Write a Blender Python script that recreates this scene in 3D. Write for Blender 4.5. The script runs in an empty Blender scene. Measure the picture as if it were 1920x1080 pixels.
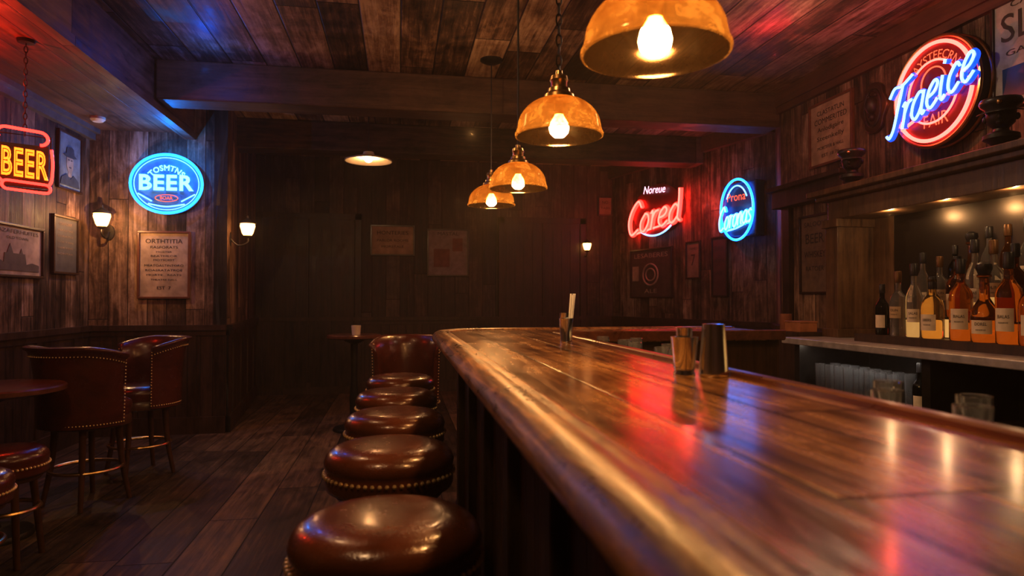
import bpy, math, random
from mathutils import Vector, Matrix
random.seed(7)
R=math.radians
sc=bpy.context.scene
COL=sc.collection

# ---------------------------------------------------------------- mesh builder
class MB:
    def __init__(s): s.v=[]; s.f=[]
    def add(s,vs,fs):
        o=len(s.v); s.v+= [tuple(p) for p in vs]; s.f+=[tuple(i+o for i in f) for f in fs]; return s
    def box(s,x0,x1,y0,y1,z0,z1):
        return s.add([(x0,y0,z0),(x1,y0,z0),(x1,y1,z0),(x0,y1,z0),(x0,y0,z1),(x1,y0,z1),(x1,y1,z1),(x0,y1,z1)],
          [(0,3,2,1),(4,5,6,7),(0,1,5,4),(1,2,6,5),(2,3,7,6),(3,0,4,7)])
    def lathe(s,prof,n=32,c=(0,0,0),sx=1,sy=1,a0=None,a1=None):
        vs=[];fs=[];rings=[]
        full=a0 is None
        for r,z in prof:
            if r<1e-6:
                rings.append([len(vs)]); vs.append((c[0],c[1],c[2]+z))
            else:
                k=n if full else n+1
                ring=[]
                for i in range(k):
                    a=2*math.pi*i/n if full else a0+(a1-a0)*i/n
                    ring.append(len(vs)); vs.append((c[0]+r*sx*math.cos(a),c[1]+r*sy*math.sin(a),c[2]+z))
                rings.append(ring)
        for A,B in zip(rings,rings[1:]):
            m=max(len(A),len(B))
            for i in range(m if full else m-1):
                j=(i+1)%m
                if len(A)==1 and len(B)==1: continue
                if len(A)==1: fs.append((A[0],B[j],B[i]))
                elif len(B)==1: fs.append((A[i],A[j],B[0]))
                else: fs.append((A[i],A[j],B[j],B[i]))
        return s.add(vs,fs)
    def tube(s,pts,r,n=8,closed=False,rads=None):
        P=[Vector(p) for p in pts]
        if len(P)<2: return s
        m=len(P); vs=[];fs=[]
        T=[]
        for i in range(m):
            a=P[i-1] if (i>0 or closed) else P[0]
            b=P[(i+1)%m] if (i<m-1 or closed) else P[-1]
            t=(b-a); T.append(t.normalized() if t.length>1e-9 else Vector((0,0,1)))
        up=Vector((0,0,1)) if abs(T[0].z)<.9 else Vector((1,0,0))
        N=(up-T[0]*up.dot(T[0])).normalized()
        for i in range(m):
            N=(N-T[i]*N.dot(T[i])); N=N.normalized() if N.length>1e-9 else Vector((1,0,0))
            B=T[i].cross(N); rr=rads[i] if rads else r
            for k in range(n):
                a=2*math.pi*k/n
                vs.append(P[i]+N*(rr*math.cos(a))+B*(rr*math.sin(a)))
        for i in range(m if closed else m-1):
            j=(i+1)%m
            for k in range(n):
                l=(k+1)%n
                fs.append((i*n+k,i*n+l,j*n+l,j*n+k))
        if not closed:
            fs.append(tuple(range(n-1,-1,-1))); fs.append(tuple((m-1)*n+k for k in range(n)))
        return s.add(vs,fs)
    def ring(s,c,rx,rz,r,n=48,plane='xz',seg=8,a0=0,a1=2*math.pi):
        closed=abs(a1-a0-2*math.pi)<1e-6
        pts=[]
        for i in range(n if closed else n+1):
            a=a0+(a1-a0)*i/n
            u,w=rx*math.cos(a),rz*math.sin(a)
            pts.append((c[0]+u,c[1],c[2]+w) if plane=='xz' else (c[0]+u,c[1]+w,c[2]))
        return s.tube(pts,r,seg,closed)
    def sphere(s,c,r,n=12,m=8,sz=1):
        prof=[(r*math.sin(math.pi*i/m) if 0<i<m else 0, -r*sz*math.cos(math.pi*i/m)) for i in range(m+1)]
        return s.lathe(prof,n,c)
    def prism(s,poly,z0,z1):
        n=len(poly)
        vs=[(x,y,z0) for x,y in poly]+[(x,y,z1) for x,y in poly]
        fs=[tuple(range(n-1,-1,-1)),tuple(range(n,2*n))]+[(i,(i+1)%n,n+(i+1)%n,n+i) for i in range(n)]
        return s.add(vs,fs)
    def prism_y(s,poly,y0,y1): # poly in xz
        n=len(poly)
        vs=[(x,y0,z) for x,z in poly]+[(x,y1,z) for x,z in poly]
        fs=[tuple(range(n)),tuple(range(2*n-1,n-1,-1))]+[(i,n+i,n+(i+1)%n,(i+1)%n) for i in range(n)]
        return s.add(vs,fs)
    def sweep(s,path,prof,side=1):
        n=len(prof);m=len(path);vs=[];fs=[]
        for i in range(m):
            a=Vector(path[max(i-1,0)]);b=Vector(path[min(i+1,m-1)]);t=(b-a).normalized()
            nx,ny=-t.y*side,t.x*side
            sc_=1
            if 0<i<m-1:
                t1=(Vector(path[i])-a).normalized(); c=t1.dot(t); sc_=1/max(c,.6)
            for o,z in prof: vs.append((path[i][0]+nx*o*sc_,path[i][1]+ny*o*sc_,z))
        for i in range(m-1):
            for k in range(n):
                l=(k+1)%n; fs.append((i*n+k,i*n+l,(i+1)*n+l,(i+1)*n+k))
        fs.append(tuple(range(n)));fs.append(tuple((m-1)*n+k for k in range(n-1,-1,-1)))
        return s.add(vs,fs)
    def mesh(s,name,smooth=True,ang=38):
        me=bpy.data.meshes.new(name); me.from_pydata(s.v,[],s.f); me.update()
        import bmesh
        bm=bmesh.new(); bm.from_mesh(me); bmesh.ops.recalc_face_normals(bm,faces=bm.faces); bm.to_mesh(me); bm.free()
        if smooth:
            for p in me.polygons: p.use_smooth=True
            try: me.set_sharp_from_angle(angle=R(ang))
            except Exception: pass
        return me

def setmat(me,mat):
    me.materials.clear(); me.materials.append(mat)

def obj(name,mb,mat,parent=None,loc=(0,0,0),rz=0,smooth=True,bevel=0,label=None,kind=None,ang=38):
    me=mb.mesh(name,smooth,ang); setmat(me,mat)
    o=bpy.data.objects.new(name,me); COL.objects.link(o)
    o.location=loc; o.rotation_euler=(0,0,rz)
    if parent is not None: o.parent=parent
    if bevel:
        m=o.modifiers.new('bevel','BEVEL'); m.width=bevel; m.segments=2; m.limit_method='ANGLE'; m.angle_limit=R(40)
    if label: o['label']=label
    if kind: o['kind']=kind
    return o
def thing(name,label,cat,loc=(0,0,0),rz=0,group=None):
    e=bpy.data.objects.new(name,None); COL.objects.link(e); e.location=loc; e.rotation_euler=(0,0,rz)
    e.empty_display_size=.1
    e['label']=label; e['category']=cat
    if group: e['group']=group
    return e
def top(o,label,cat,group=None):
    o['label']=label;o['category']=cat
    if group:o['group']=group
    return o
def copy_thing(root,loc,rz=None,scale=None,label=None):
    def rec(o,par):
        c=o.copy(); COL.objects.link(c)
        c.parent=par
        for ch in o.children: rec(ch,c)
        return c
    c=rec(root,None); c.location=loc
    if rz is not None: c.rotation_euler=(0,0,rz)
    if scale: c.scale=(scale,)*3 if not isinstance(scale,tuple) else scale
    if label: c['label']=label
    return c

# ---------------------------------------------------------------- text
_tc={}
def text_geo(body,w,h,outline=0,extrude=.002,shear=0):
    key=(body,outline,shear)
    if key not in _tc:
        cu=bpy.data.curves.new('t','FONT'); cu.body=body; cu.size=1; cu.shear=shear; cu.resolution_u=3
        if outline:
            cu.fill_mode='NONE'; cu.bevel_depth=outline; cu.bevel_resolution=1
            cu.space_character=1.12
        o=bpy.data.objects.new('t',cu); COL.objects.link(o)
        bpy.context.view_layer.update()
        me=bpy.data.meshes.new_from_object(o.evaluated_get(bpy.context.evaluated_depsgraph_get()))
        vs=[tuple(v.co) for v in me.vertices]; fs=[tuple(p.vertices) for p in me.polygons]
        bpy.data.objects.remove(o); bpy.data.curves.remove(cu); bpy.data.meshes.remove(me)
        _tc[key]=(vs,fs)
    vs,fs=_tc[key]
    if not vs: return [],[]
    x0=min(v[0] for v in vs);x1=max(v[0] for v in vs);y0=min(v[1] for v in vs);y1=max(v[1] for v in vs)
    sx=w/(x1-x0); sy=h/(y1-y0); s=(sx+sy)/2
    return [((v[0]-(x0+x1)/2)*sx, -v[2]*s, (v[1]-(y0+y1)/2)*sy) for v in vs],fs
def add_text(mb,body,cx,cz,w,h,y=0,outline=0,shear=0,rise=0,arc=None):
    vs,fs=text_geo(body,w,h,outline,shear=shear)
    out=[]
    for x,yy,z in vs:
        if arc:
            r=abs(arc)
            if arc>0:
                a=math.pi/2-x/r; rr=r+z
            else:
                a=-math.pi/2+x/r; rr=r-z
            out.append((cx+rr*math.cos(a),y+yy,cz+rr*math.sin(a)))
        else: out.append((cx+x,y+yy,cz+z+x*rise))
    mb.add(out,fs); return mb

GL={
'T':([[(-.15,1.7),(.15,1.98),(.7,1.86),(1.4,1.98)],[(.78,1.88),(.6,1.0),(.45,.25),(.2,-.02),(-.05,.15)]],1.0),
'r':([[(0,.9),(.15,1.0),(.18,.5),(.15,0)],[(.17,.55),(.35,.9),(.6,.95)]],.65),
'a':([[(.75,.85),(.45,1),(.12,.7),(.1,.25),(.4,0),(.7,.3),(.78,.95)],[(.78,.95),(.74,.3),(.85,.02),(1.0,.1)]],1.0),
'e':([[(.08,.5),(.5,.55),(.68,.8),(.45,1),(.15,.75),(.1,.3),(.4,0),(.8,.2)]],.85),
'i':([[(.1,.95),(.1,.3),(.25,0),(.42,.12)],[(.12,1.35),(.15,1.5)]],.48),
'c':([[(.68,.8),(.45,1),(.12,.7),(.12,.25),(.4,0),(.75,.2)]],.8),
'o':([[(.4,1),(.1,.6),(.15,.15),(.45,0),(.75,.4),(.68,.85),(.4,1)]],.9),
'd':([[(.72,.78),(.42,.95),(.12,.6),(.15,.15),(.42,0),(.72,.25)],[(.62,1.75),(.70,1.2),(.74,.6),(.76,.2),(.95,.0)]],1.05),
'C':([[(1.05,1.45),(.7,1.85),(.2,1.4),(.05,.7),(.4,0),(.95,.2)]],1.08),
'n':([[(.05,.95),(.1,0)],[(.1,.55),(.4,1),(.62,.8),(.62,.2),(.8,0)]],.85),
's':([[(.55,.85),(.3,1),(.1,.75),(.5,.35),(.35,0),(.05,.12)]],.65),
}
def catmull(P,k=6):
    out=[]
    for i in range(len(P)-1):
        p0=P[max(i-1,0)];p1=P[i];p2=P[i+1];p3=P[min(i+2,len(P)-1)]
        for j in range(k):
            t=j/k
            out.append(tuple(.5*((2*b)+(-a+c)*t+(2*a-5*b+4*c-d)*t*t+(-a+3*b-3*c+d)*t**3) for a,b,c,d in zip(p0,p1,p2,p3)))
    out.append(P[-1]); return out
def script(mb,text,cx,cz,w,h,y,r,slant=.25,rise=0):
    strokes=[];x=0
    for ch in text:
        g,adv=GL[ch]
        for s in g: strokes.append([(px+x+slant*pz,pz) for px,pz in s])
        x+=adv
    xs=[p[0] for s in strokes for p in s]; zs=[p[1] for s in strokes for p in s]
    sx=w/(max(xs)-min(xs)); sz=h/(max(zs)-min(zs)); mx=(max(xs)+min(xs))/2; mz=(max(zs)+min(zs))/2
    for s in strokes:
        pts=[]
        for px,pz in catmull(s):
            X=(px-mx)*sx; Z=(pz-mz)*sz+X*rise
            pts.append((cx+X,y,cz+Z))
        mb.tube(pts,r,8)
    return mb

# ---------------------------------------------------------------- materials
def newmat(name):
    m=bpy.data.materials.new(name); m.use_nodes=True
    nt=m.node_tree; b=nt.nodes['Principled BSDF']; return m,nt,b
def N(nt,t,**kw):
    n=nt.nodes.new(t)
    for k,v in kw.items(): setattr(n,k,v)
    return n
def M_(nt,op,a,b=None,c=None):
    n=nt.nodes.new('ShaderNodeMath'); n.operation=op
    for i,x in enumerate((a,b,c)):
        if x is None: continue
        if isinstance(x,(int,float)): n.inputs[i].default_value=x
        else: nt.links.new(x,n.inputs[i])
    return n.outputs[0]
def ramp(nt,fac,stops):
    n=nt.nodes.new('ShaderNodeValToRGB'); nt.links.new(fac,n.inputs[0])
    e=n.color_ramp.elements
    while len(e)<len(stops): e.new(.5)
    for i,(p,c) in enumerate(stops):
        e[i].position=p; e[i].color=(c[0],c[1],c[2],1) if not isinstance(c,(int,float)) else (c,c,c,1)
    return n.outputs[0]
def noise(nt,vec,scale,detail=4,rough=.6,dist=0):
    n=nt.nodes.new('ShaderNodeTexNoise'); n.inputs['Scale'].default_value=scale; n.inputs['Detail'].default_value=detail
    n.inputs['Roughness'].default_value=rough; n.inputs['Distortion'].default_value=dist
    if vec is not None: nt.links.new(vec,n.inputs['Vector'])
    return n.outputs['Fac']
def mult(nt,a,b):
    mx=N(nt,'ShaderNodeMix',data_type='RGBA',blend_type='MULTIPLY'); mx.inputs[0].default_value=1
    nt.links.new(a,mx.inputs[6]); nt.links.new(b,mx.inputs[7]); return mx.outputs[2]
def simple(name,col,rough=.5,metal=0,var=.25,scale=12,bump=.05,coat=0,spec=None):
    m,nt,b=newmat(name); tc=N(nt,'ShaderNodeTexCoord')
    f=noise(nt,tc.outputs['Object'],scale,5)
    c=ramp(nt,f,[(.3,[x*(1-var) for x in col]),(.7,[min(1,x*(1+var)) for x in col])])
    nt.links.new(c,b.inputs['Base Color']); b.inputs['Roughness'].default_value=rough; b.inputs['Metallic'].default_value=metal
    b.inputs['Coat Weight'].default_value=coat; b.inputs['Coat Roughness'].default_value=.15
    if bump:
        bn=N(nt,'ShaderNodeBump'); bn.inputs['Strength'].default_value=bump; bn.inputs['Distance'].default_value=.01
        nt.links.new(noise(nt,tc.outputs['Object'],scale*6,4),bn.inputs['Height']); nt.links.new(bn.outputs[0],b.inputs['Normal'])
    return m
def leather(name,dark,mid,light,rough=(.18,.3)):
    m,nt,b=newmat(name); tc=N(nt,'ShaderNodeTexCoord'); o=tc.outputs['Object']
    f=noise(nt,o,6,5,.58,.6)
    nt.links.new(ramp(nt,f,[(.25,dark),(.52,mid),(.85,light)]),b.inputs['Base Color'])
    nt.links.new(ramp(nt,noise(nt,o,16,5,.7),[(.3,rough[0]),(.7,rough[1])]),b.inputs['Roughness'])
    v=N(nt,'ShaderNodeTexVoronoi'); v.inputs['Scale'].default_value=150; nt.links.new(o,v.inputs['Vector'])
    v.feature='DISTANCE_TO_EDGE'
    h=M_(nt,'ADD',M_(nt,'MULTIPLY',v.outputs['Distance'],.3),M_(nt,'MULTIPLY',noise(nt,o,6,4,.6,1.5),1.1))
    bn=N(nt,'ShaderNodeBump'); bn.inputs['Strength'].default_value=.18; bn.inputs['Distance'].default_value=.012
    nt.links.new(h,bn.inputs['Height']); nt.links.new(bn.outputs[0],b.inputs['Normal'])
    b.inputs['Coat Weight'].default_value=.4; b.inputs['Coat Roughness'].default_value=.14
    return m
def emis(name,rgb,base=(.02,.02,.02)):
    m,nt,b=newmat(name); b.inputs['Base Color'].default_value=(*base,1)
    s=max(rgb)
    b.inputs['Emission Color'].default_value=(*[c/s for c in rgb],1); b.inputs['Emission Strength'].default_value=s
    b.inputs['Roughness'].default_value=.3
    return m
def planks(name,stops,w=.15,L=2.0,ua='X',va='Y',rough=(.45,.75),gap=.004,gs=35,gl=1.6,bump=.35,coat=0,rnd=.45,stain=.35,gapdark=.12,coatr=.12,gcon=.9,scr=.2,spec=.5):
    m,nt,b=newmat(name); tc=N(nt,'ShaderNodeTexCoord'); sp=N(nt,'ShaderNodeSeparateXYZ'); nt.links.new(tc.outputs['Object'],sp.inputs[0])
    u=sp.outputs[ua]; v=sp.outputs[va]
    third=[a for a in 'XYZ' if a not in (ua,va)][0]; t=sp.outputs[third]
    uw=M_(nt,'DIVIDE',u,w); pid=M_(nt,'FLOOR',uw)
    wn=N(nt,'ShaderNodeTexWhiteNoise',noise_dimensions='1D'); nt.links.new(pid,wn.inputs['W'])
    vl=M_(nt,'ADD',M_(nt,'DIVIDE',v,L),wn.outputs['Value']); seg=M_(nt,'FLOOR',vl)
    cb=N(nt,'ShaderNodeCombineXYZ'); nt.links.new(pid,cb.inputs[0]); nt.links.new(seg,cb.inputs[1])
    w2=N(nt,'ShaderNodeTexWhiteNoise',noise_dimensions='3D'); nt.links.new(cb.outputs[0],w2.inputs['Vector'])
    rv=w2.outputs['Value']
    fu=M_(nt,'FRACT',uw); eu=M_(nt,'MULTIPLY',M_(nt,'MINIMUM',fu,M_(nt,'SUBTRACT',1,fu)),w)
    fv=M_(nt,'FRACT',vl); ev=M_(nt,'MULTIPLY',M_(nt,'MINIMUM',fv,M_(nt,'SUBTRACT',1,fv)),L)
    e=M_(nt,'MINIMUM',eu,ev)
    g=N(nt,'ShaderNodeMapRange'); nt.links.new(e,g.inputs['Value']); g.inputs['From Min'].default_value=gap*.3; g.inputs['From Max'].default_value=gap
    gm=g.outputs[0]
    def stretched(a,c):
        cc=N(nt,'ShaderNodeCombineXYZ'); nt.links.new(M_(nt,'MULTIPLY',u,a),cc.inputs[0]); nt.links.new(M_(nt,'MULTIPLY',v,c),cc.inputs[1])
        nt.links.new(M_(nt,'ADD',M_(nt,'MULTIPLY',t,a),M_(nt,'MULTIPLY',rv,40)),cc.inputs[2]); return cc.outputs[0]
    gr=noise(nt,stretched(gs,gl),1,6,.65,.6)
    g2=noise(nt,stretched(gs*.25,gl*1.6),1,6,.75,1.2)
    st=noise(nt,tc.outputs['Object'],2.2,6,.7,.5)
    fac=M_(nt,'ADD',M_(nt,'MULTIPLY',M_(nt,'SUBTRACT',gr,.5),gcon),M_(nt,'MULTIPLY',M_(nt,'SUBTRACT',rv,.5),rnd))
    fac=M_(nt,'ADD',fac,M_(nt,'ADD',M_(nt,'MULTIPLY',M_(nt,'SUBTRACT',st,.5),stain*2),M_(nt,'MULTIPLY',M_(nt,'SUBTRACT',g2,.5),scr*4)))
    fac=M_(nt,'ADD',fac,.5)
    col=ramp(nt,fac,stops)
    gc=ramp(nt,gm,[(0,gapdark),(1,1.0)])
    nt.links.new(mult(nt,col,gc),b.inputs['Base Color'])
    rf=M_(nt,'ADD',M_(nt,'MULTIPLY',g2,.6),M_(nt,'MULTIPLY',st,.4))
    rr=ramp(nt,rf,[(.38,rough[0]),(.62,rough[1])]); nt.links.new(rr,b.inputs['Roughness'])
    bn=N(nt,'ShaderNodeBump'); bn.inputs['Strength'].default_value=bump; bn.inputs['Distance'].default_value=.012
    nt.links.new(M_(nt,'ADD',M_(nt,'MULTIPLY',gr,.35),M_(nt,'ADD',gm,M_(nt,'MULTIPLY',rv,.3))),bn.inputs['Height']); nt.links.new(bn.outputs[0],b.inputs['Normal'])
    b.inputs['Coat Weight'].default_value=coat; b.inputs['Coat Roughness'].default_value=coatr
    b.inputs['Specular IOR Level'].default_value=spec
    return m

wallS=[(.15,(.014,.0082,.0048)),(.4,(.085,.048,.028)),(.6,(.20,.12,.072)),(.9,(.46,.32,.215))]
m_wall=planks('weathered_wall_planks',wallS,w=.17,L=2.6,ua='X',va='Z',rnd=.4,stain=.5,bump=.6,gcon=1.0,scr=.24,spec=.3)
m_wains=planks('dark_wainscot',[(.2,(.012,.0065,.004)),(.8,(.085,.042,.023))],w=.11,L=9,ua='X',va='Z',rough=(.35,.6),rnd=.2)
m_ceil=planks('reclaimed_ceiling_boards',[(.12,(.018,.0095,.0055)),(.4,(.10,.053,.028)),(.6,(.24,.137,.075)),(.9,(.48,.33,.2))],w=.27,L=2.3,ua='X',va='Y',rough=(.45,.7),rnd=.55,stain=.55,gap=.008,bump=.6,gcon=1.0,scr=.24,spec=.3)
m_floor=planks('worn_floor_boards',[(.15,(.018,.011,.007)),(.5,(.085,.05,.029)),(.92,(.28,.175,.10))],w=.27,L=2.4,ua='X',va='Y',rough=(.4,.65),rnd=.5,gap=.005,spec=.35)
m_bar=planks('varnished_bar_boards',[(.1,(.04,.016,.005)),(.36,(.10,.041,.011)),(.56,(.24,.108,.029)),(.88,(.58,.32,.11))],w=.205,L=5,ua='X',va='Y',rough=(.16,.31),gap=.005,gs=38,gl=.9,bump=.3,coat=.3,rnd=.16,stain=.34,coatr=.15,gapdark=.08,gcon=1.2,scr=.2,spec=.42)
m_beam=planks('rough_beam_wood',[(.2,(.02,.011,.007)),(.8,(.14,.078,.044))],w=3,L=30,ua='Y',va='X',gs=20,gl=1.5,bump=.6,spec=.3)
m_beamy=planks('soffit_wood',[(.2,(.03,.016,.01)),(.8,(.2,.11,.065))],w=.2,L=2.5,ua='X',va='Y',gs=20,gl=1.5,bump=.5,gcon=1.1,rnd=.4)
m_dark=planks('dark_stained_wood',[(.2,(.014,.0075,.0045)),(.8,(.08,.04,.022))],w=5,L=30,ua='X',va='Z',rough=(.35,.6),gs=30)
m_barfront=planks('bar_front_wood',[(.2,(.016,.0085,.005)),(.8,(.11,.05,.024))],w=.12,L=9,ua='Y',va='Z',rough=(.3,.5))
m_rail=planks('bar_rail_wood',[(.15,(.03,.011,.004)),(.45,(.15,.06,.017)),(.8,(.48,.24,.08))],w=6,L=30,ua='X',va='Y',gs=60,gl=2.5,rough=(.22,.48),bump=.5,coat=.12,stain=.5,coatr=.22,gcon=1.3,scr=.3,spec=.4)
m_redwood=planks('red_varnished_trim',[(.2,(.05,.014,.007)),(.8,(.2,.065,.03))],w=6,L=30,ua='X',va='Y',gs=30,rough=(.25,.4),bump=.08,coat=.4)
m_crown=planks('reddish_crown_wood',[(.2,(.04,.016,.009)),(.8,(.14,.055,.03))],w=6,L=30,ua='X',va='Y',gs=30,rough=(.4,.6),bump=.1)
m_hutch=planks('brown_hutch_wood',[(.2,(.03,.015,.008)),(.8,(.19,.10,.046))],w=5,L=30,ua='X',va='Z',rough=(.3,.5),gs=30)
m_leather=leather('oxblood_leather',(.075,.022,.009),(.135,.038,.015),(.19,.062,.026))
m_leather2=leather('deep_red_leather',(.05,.011,.007),(.095,.019,.011),(.14,.034,.018))
m_brass=simple('aged_brass',(.62,.40,.17),rough=.3,metal=1)
m_nail=simple('brass_nail',(.9,.62,.3),rough=.4,metal=.6)
m_steelw=simple('polished_steel',(.8,.86,.95),rough=.14,metal=1,bump=.02,var=.08)
m_steel=simple('brushed_steel',(.92,.94,.97),rough=.15,metal=1,var=.06,bump=.02)
m_counter=simple('worn_zinc_counter',(.52,.51,.5),rough=.4,metal=.5,var=.25,bump=.05)
m_iron=simple('black_iron',(.04,.035,.03),rough=.45,metal=.7)
m_legs=simple('dark_leg_wood',(.08,.03,.015),rough=.3,coat=.2)
m_paper=simple('aged_paper',(.42,.31,.21),rough=.8,var=.35,scale=6)
m_paperd=simple('dim_brown_paper',(.22,.15,.10),rough=.8,var=.35,scale=6)
m_paperb=simple('faded_blue_paper',(.14,.19,.23),rough=.8,var=.4,scale=9)
m_paperc=simple('faded_skin_ink',(.27,.25,.22),rough=.8,var=.4,scale=14)
m_black=simple('black_ink',(.04,.03,.022),rough=.7)
m_frame=simple('dark_picture_frame',(.035,.017,.009),rough=.35,coat=.2)
m_frameb=simple('brown_picture_frame',(.16,.06,.03),rough=.35,coat=.2)
m_label=simple('cream_label',(.8,.7,.53),rough=.6,var=.15)
m_labelt=simple('tan_label',(.55,.4,.23),rough=.6,var=.2)
m_labelr=simple('dark_maroon_label',(.12,.03,.02),rough=.6,var=.2)
m_cork=simple('black_cap',(.02,.018,.018),rough=.35)
m_goldcap=simple('bronze_cap',(.16,.08,.03),rough=.35,metal=.5)
m_white=simple('white_paper',(.85,.87,.9),rough=.6,var=.05)
m_cream=simple('cream_enamel',(.65,.55,.42),rough=.4,var=.1)
m_wick=simple('brown_ceramic',(.3,.12,.06),rough=.4)
m_boxw=simple('orange_wood_box',(.4,.17,.07),rough=.5)
def glass(name,col,rough=.03,ior=1.45,tw=1):
    m,nt,b=newmat(name)
    b.inputs['Base Color'].default_value=(*col,1); b.inputs['Roughness'].default_value=rough
    b.inputs['Transmission Weight'].default_value=tw; b.inputs['IOR'].default_value=ior
    return m
m_glass=glass('clear_glass',(.92,.95,.98),ior=1.52,rough=.02,tw=.95)
m_amber=glass('amber_whiskey_glass',(.58,.20,.03),ior=1.42,tw=.95)
m_deep=glass('deep_brown_rum_glass',(.34,.09,.018),ior=1.42,tw=.94)
m_pale=glass('pale_gold_liquor_glass',(.86,.56,.2),ior=1.42,tw=.95)
m_clearb=glass('clear_bottle_glass',(.92,.9,.84),ior=1.45,tw=.93)
m_darkb=glass('dark_green_glass',(.05,.06,.03))
m_mirror=simple('smoky_mirror',(.09,.075,.06),rough=.3,metal=1,var=.1,scale=3,bump=0)
def shade_mat():
    m=bpy.data.materials.new('amber_mottled_glass_shade'); m.use_nodes=True; nt=m.node_tree; nt.nodes.clear()
    tc=N(nt,'ShaderNodeTexCoord'); f1=noise(nt,tc.outputs['Object'],18,8,.7,.6); f2=noise(nt,tc.outputs['Object'],80,4,.7,.2)
    f=M_(nt,'ADD',M_(nt,'MULTIPLY',f1,.8),M_(nt,'MULTIPLY',f2,.2))
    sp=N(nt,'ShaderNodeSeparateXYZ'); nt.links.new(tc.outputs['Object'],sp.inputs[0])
    bulb_falloff=ramp(nt,M_(nt,'MULTIPLY',sp.outputs['Z'],7),[(0,(1,1,1)),(.12,(.95,.93,.88)),(.55,(.68,.58,.46)),(1,(.46,.35,.22))])  # falloff of the bulb's light painted into the glass tint, darker upwards
    col=mult(nt,ramp(nt,f,[(.34,(.042,.019,.0035)),(.5,(.074,.039,.010)),(.66,(.12,.078,.027))]),bulb_falloff)
    tcl=mult(nt,ramp(nt,f,[(.36,(.12,.062,.014)),(.62,(.27,.175,.06))]),bulb_falloff)
    tr=N(nt,'ShaderNodeBsdfTranslucent'); nt.links.new(col,tr.inputs[0])
    df=N(nt,'ShaderNodeBsdfDiffuse'); df.inputs[0].default_value=(.12,.06,.012,1)
    tp=N(nt,'ShaderNodeBsdfTransparent'); nt.links.new(tcl,tp.inputs[0])
    gl=N(nt,'ShaderNodeBsdfGlossy'); gl.inputs['Roughness'].default_value=.12; gl.inputs[0].default_value=(.6,.42,.25,1)
    m0=N(nt,'ShaderNodeMixShader'); m0.inputs[0].default_value=.04; nt.links.new(tr.outputs[0],m0.inputs[1]); nt.links.new(df.outputs[0],m0.inputs[2])
    m1=N(nt,'ShaderNodeMixShader'); m1.inputs[0].default_value=.42; nt.links.new(m0.outputs[0],m1.inputs[1]); nt.links.new(tp.outputs[0],m1.inputs[2])
    m2=N(nt,'ShaderNodeMixShader'); m2.inputs[0].default_value=.06; nt.links.new(m1.outputs[0],m2.inputs[1]); nt.links.new(gl.outputs[0],m2.inputs[2])
    o=N(nt,'ShaderNodeOutputMaterial'); nt.links.new(m2.outputs[0],o.inputs[0]); return m
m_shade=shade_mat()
m_bulb=emis('warm_bulb',(360,190,68))
m_bulbf=emis('pale_bulb',(150,85,38))
m_sconce=emis('sconce_frosted_glass',(7,3.1,1.0))
n_red=emis('neon_red_tube',(12,.2,.14))
n_redw=emis('neon_hot_red_core',(8,.6,.45))
n_blue=emis('neon_blue_tube',(.01,.17,3.2))
n_bluew=emis('neon_white_blue_core',(.7,1.6,3.6))
n_cyan=emis('neon_cyan_tube',(.09,1.6,8))
n_cyanw=emis('neon_pale_cyan_core',(.6,2.2,5))
n_yel=emis('neon_amber_tube',(8,.7,.05))
n_orange=emis('neon_orange_tube',(2,.26,.11))
m_glow=emis('warm_backlit_step',(.7,.38,.12))
m_panelr=simple('dark_red_sign_panel',(.12,.012,.01),rough=.35)
m_panelb=simple('dark_blue_sign_panel',(.015,.05,.10),rough=.35)

# ---------------------------------------------------------------- room shell
H=3.2
def wall(name,p0,p1,z0=0,z1=H,mat=m_wall,th=.12,wains=True,n=[0]):
    a=Vector(p0);b=Vector(p1);d=b-a;L=d.length;phi=math.atan2(d.y,d.x)
    o=obj(name,MB().box(0,L,0,th,z0,z1),mat,loc=(a.x,a.y,0),rz=phi,smooth=False,kind='structure')
    if wains:
        n[0]+=1
        mb=MB().box(0,L,-.02,0,.0,.98)
        obj('trim_%d'%n[0],mb,m_wains,loc=(a.x,a.y,0),rz=phi,smooth=False,kind='structure')
        n[0]+=1
        mb=MB().box(0,L,-.055,0,.98,1.03).box(0,L,-.035,0,.93,.98)
        x=.3
        while x<L-.1:
            mb.box(x-.035,x+.035,-.032,-.015,.16,.93); x+=.62
        obj('trim_%d'%n[0],mb,m_dark,loc=(a.x,a.y,0),rz=phi,smooth=False,kind='structure')
        obj('baseboard_'+name[5:],MB().box(0,L,-.04,0,0,.16),m_dark,loc=(a.x,a.y,0),rz=phi,smooth=False,kind='structure')
    return phi
LW=-2.86
wall('wall_left',(LW,-2.5),(LW,6.77))
wall('wall_left_corner',(LW,6.77),(-1.64,6.77))
wall('wall_left_return',(-1.64,6.77),(-1.9,9.3))
m_wallb=planks('dark_rear_planks',[(.12,(.01,.0065,.004)),(.5,(.052,.032,.02)),(.9,(.18,.12,.075))],w=.19,L=2.6,ua='X',va='Z',rnd=.4,stain=.5,bump=.5)  # darker plank tones for the back wall
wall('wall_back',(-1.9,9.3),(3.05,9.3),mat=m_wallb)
PHR=wall('wall_right_far',(3.05,9.3),(3.87,6.4))
wall('wall_right_jog',(3.87,6.4),(3.5,5.7))
wall('wall_right',(3.5,5.7),(3.5,-2.5))
wall('wall_front',(3.5,-2.5),(LW,-2.5),wains=False)
obj('floor',MB().box(-3.1,4.1,-2.7,9.5,-.1,0),m_floor,smooth=False,kind='structure')
obj('ceiling',MB().box(-3.1,4.1,-2.7,9.5,H,H+.1),m_ceil,smooth=False,kind='structure')
obj('trim_20',MB().box(LW,-1.95,-2.5,6.77,2.86,H),m_beamy,smooth=False,kind='structure')
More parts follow.
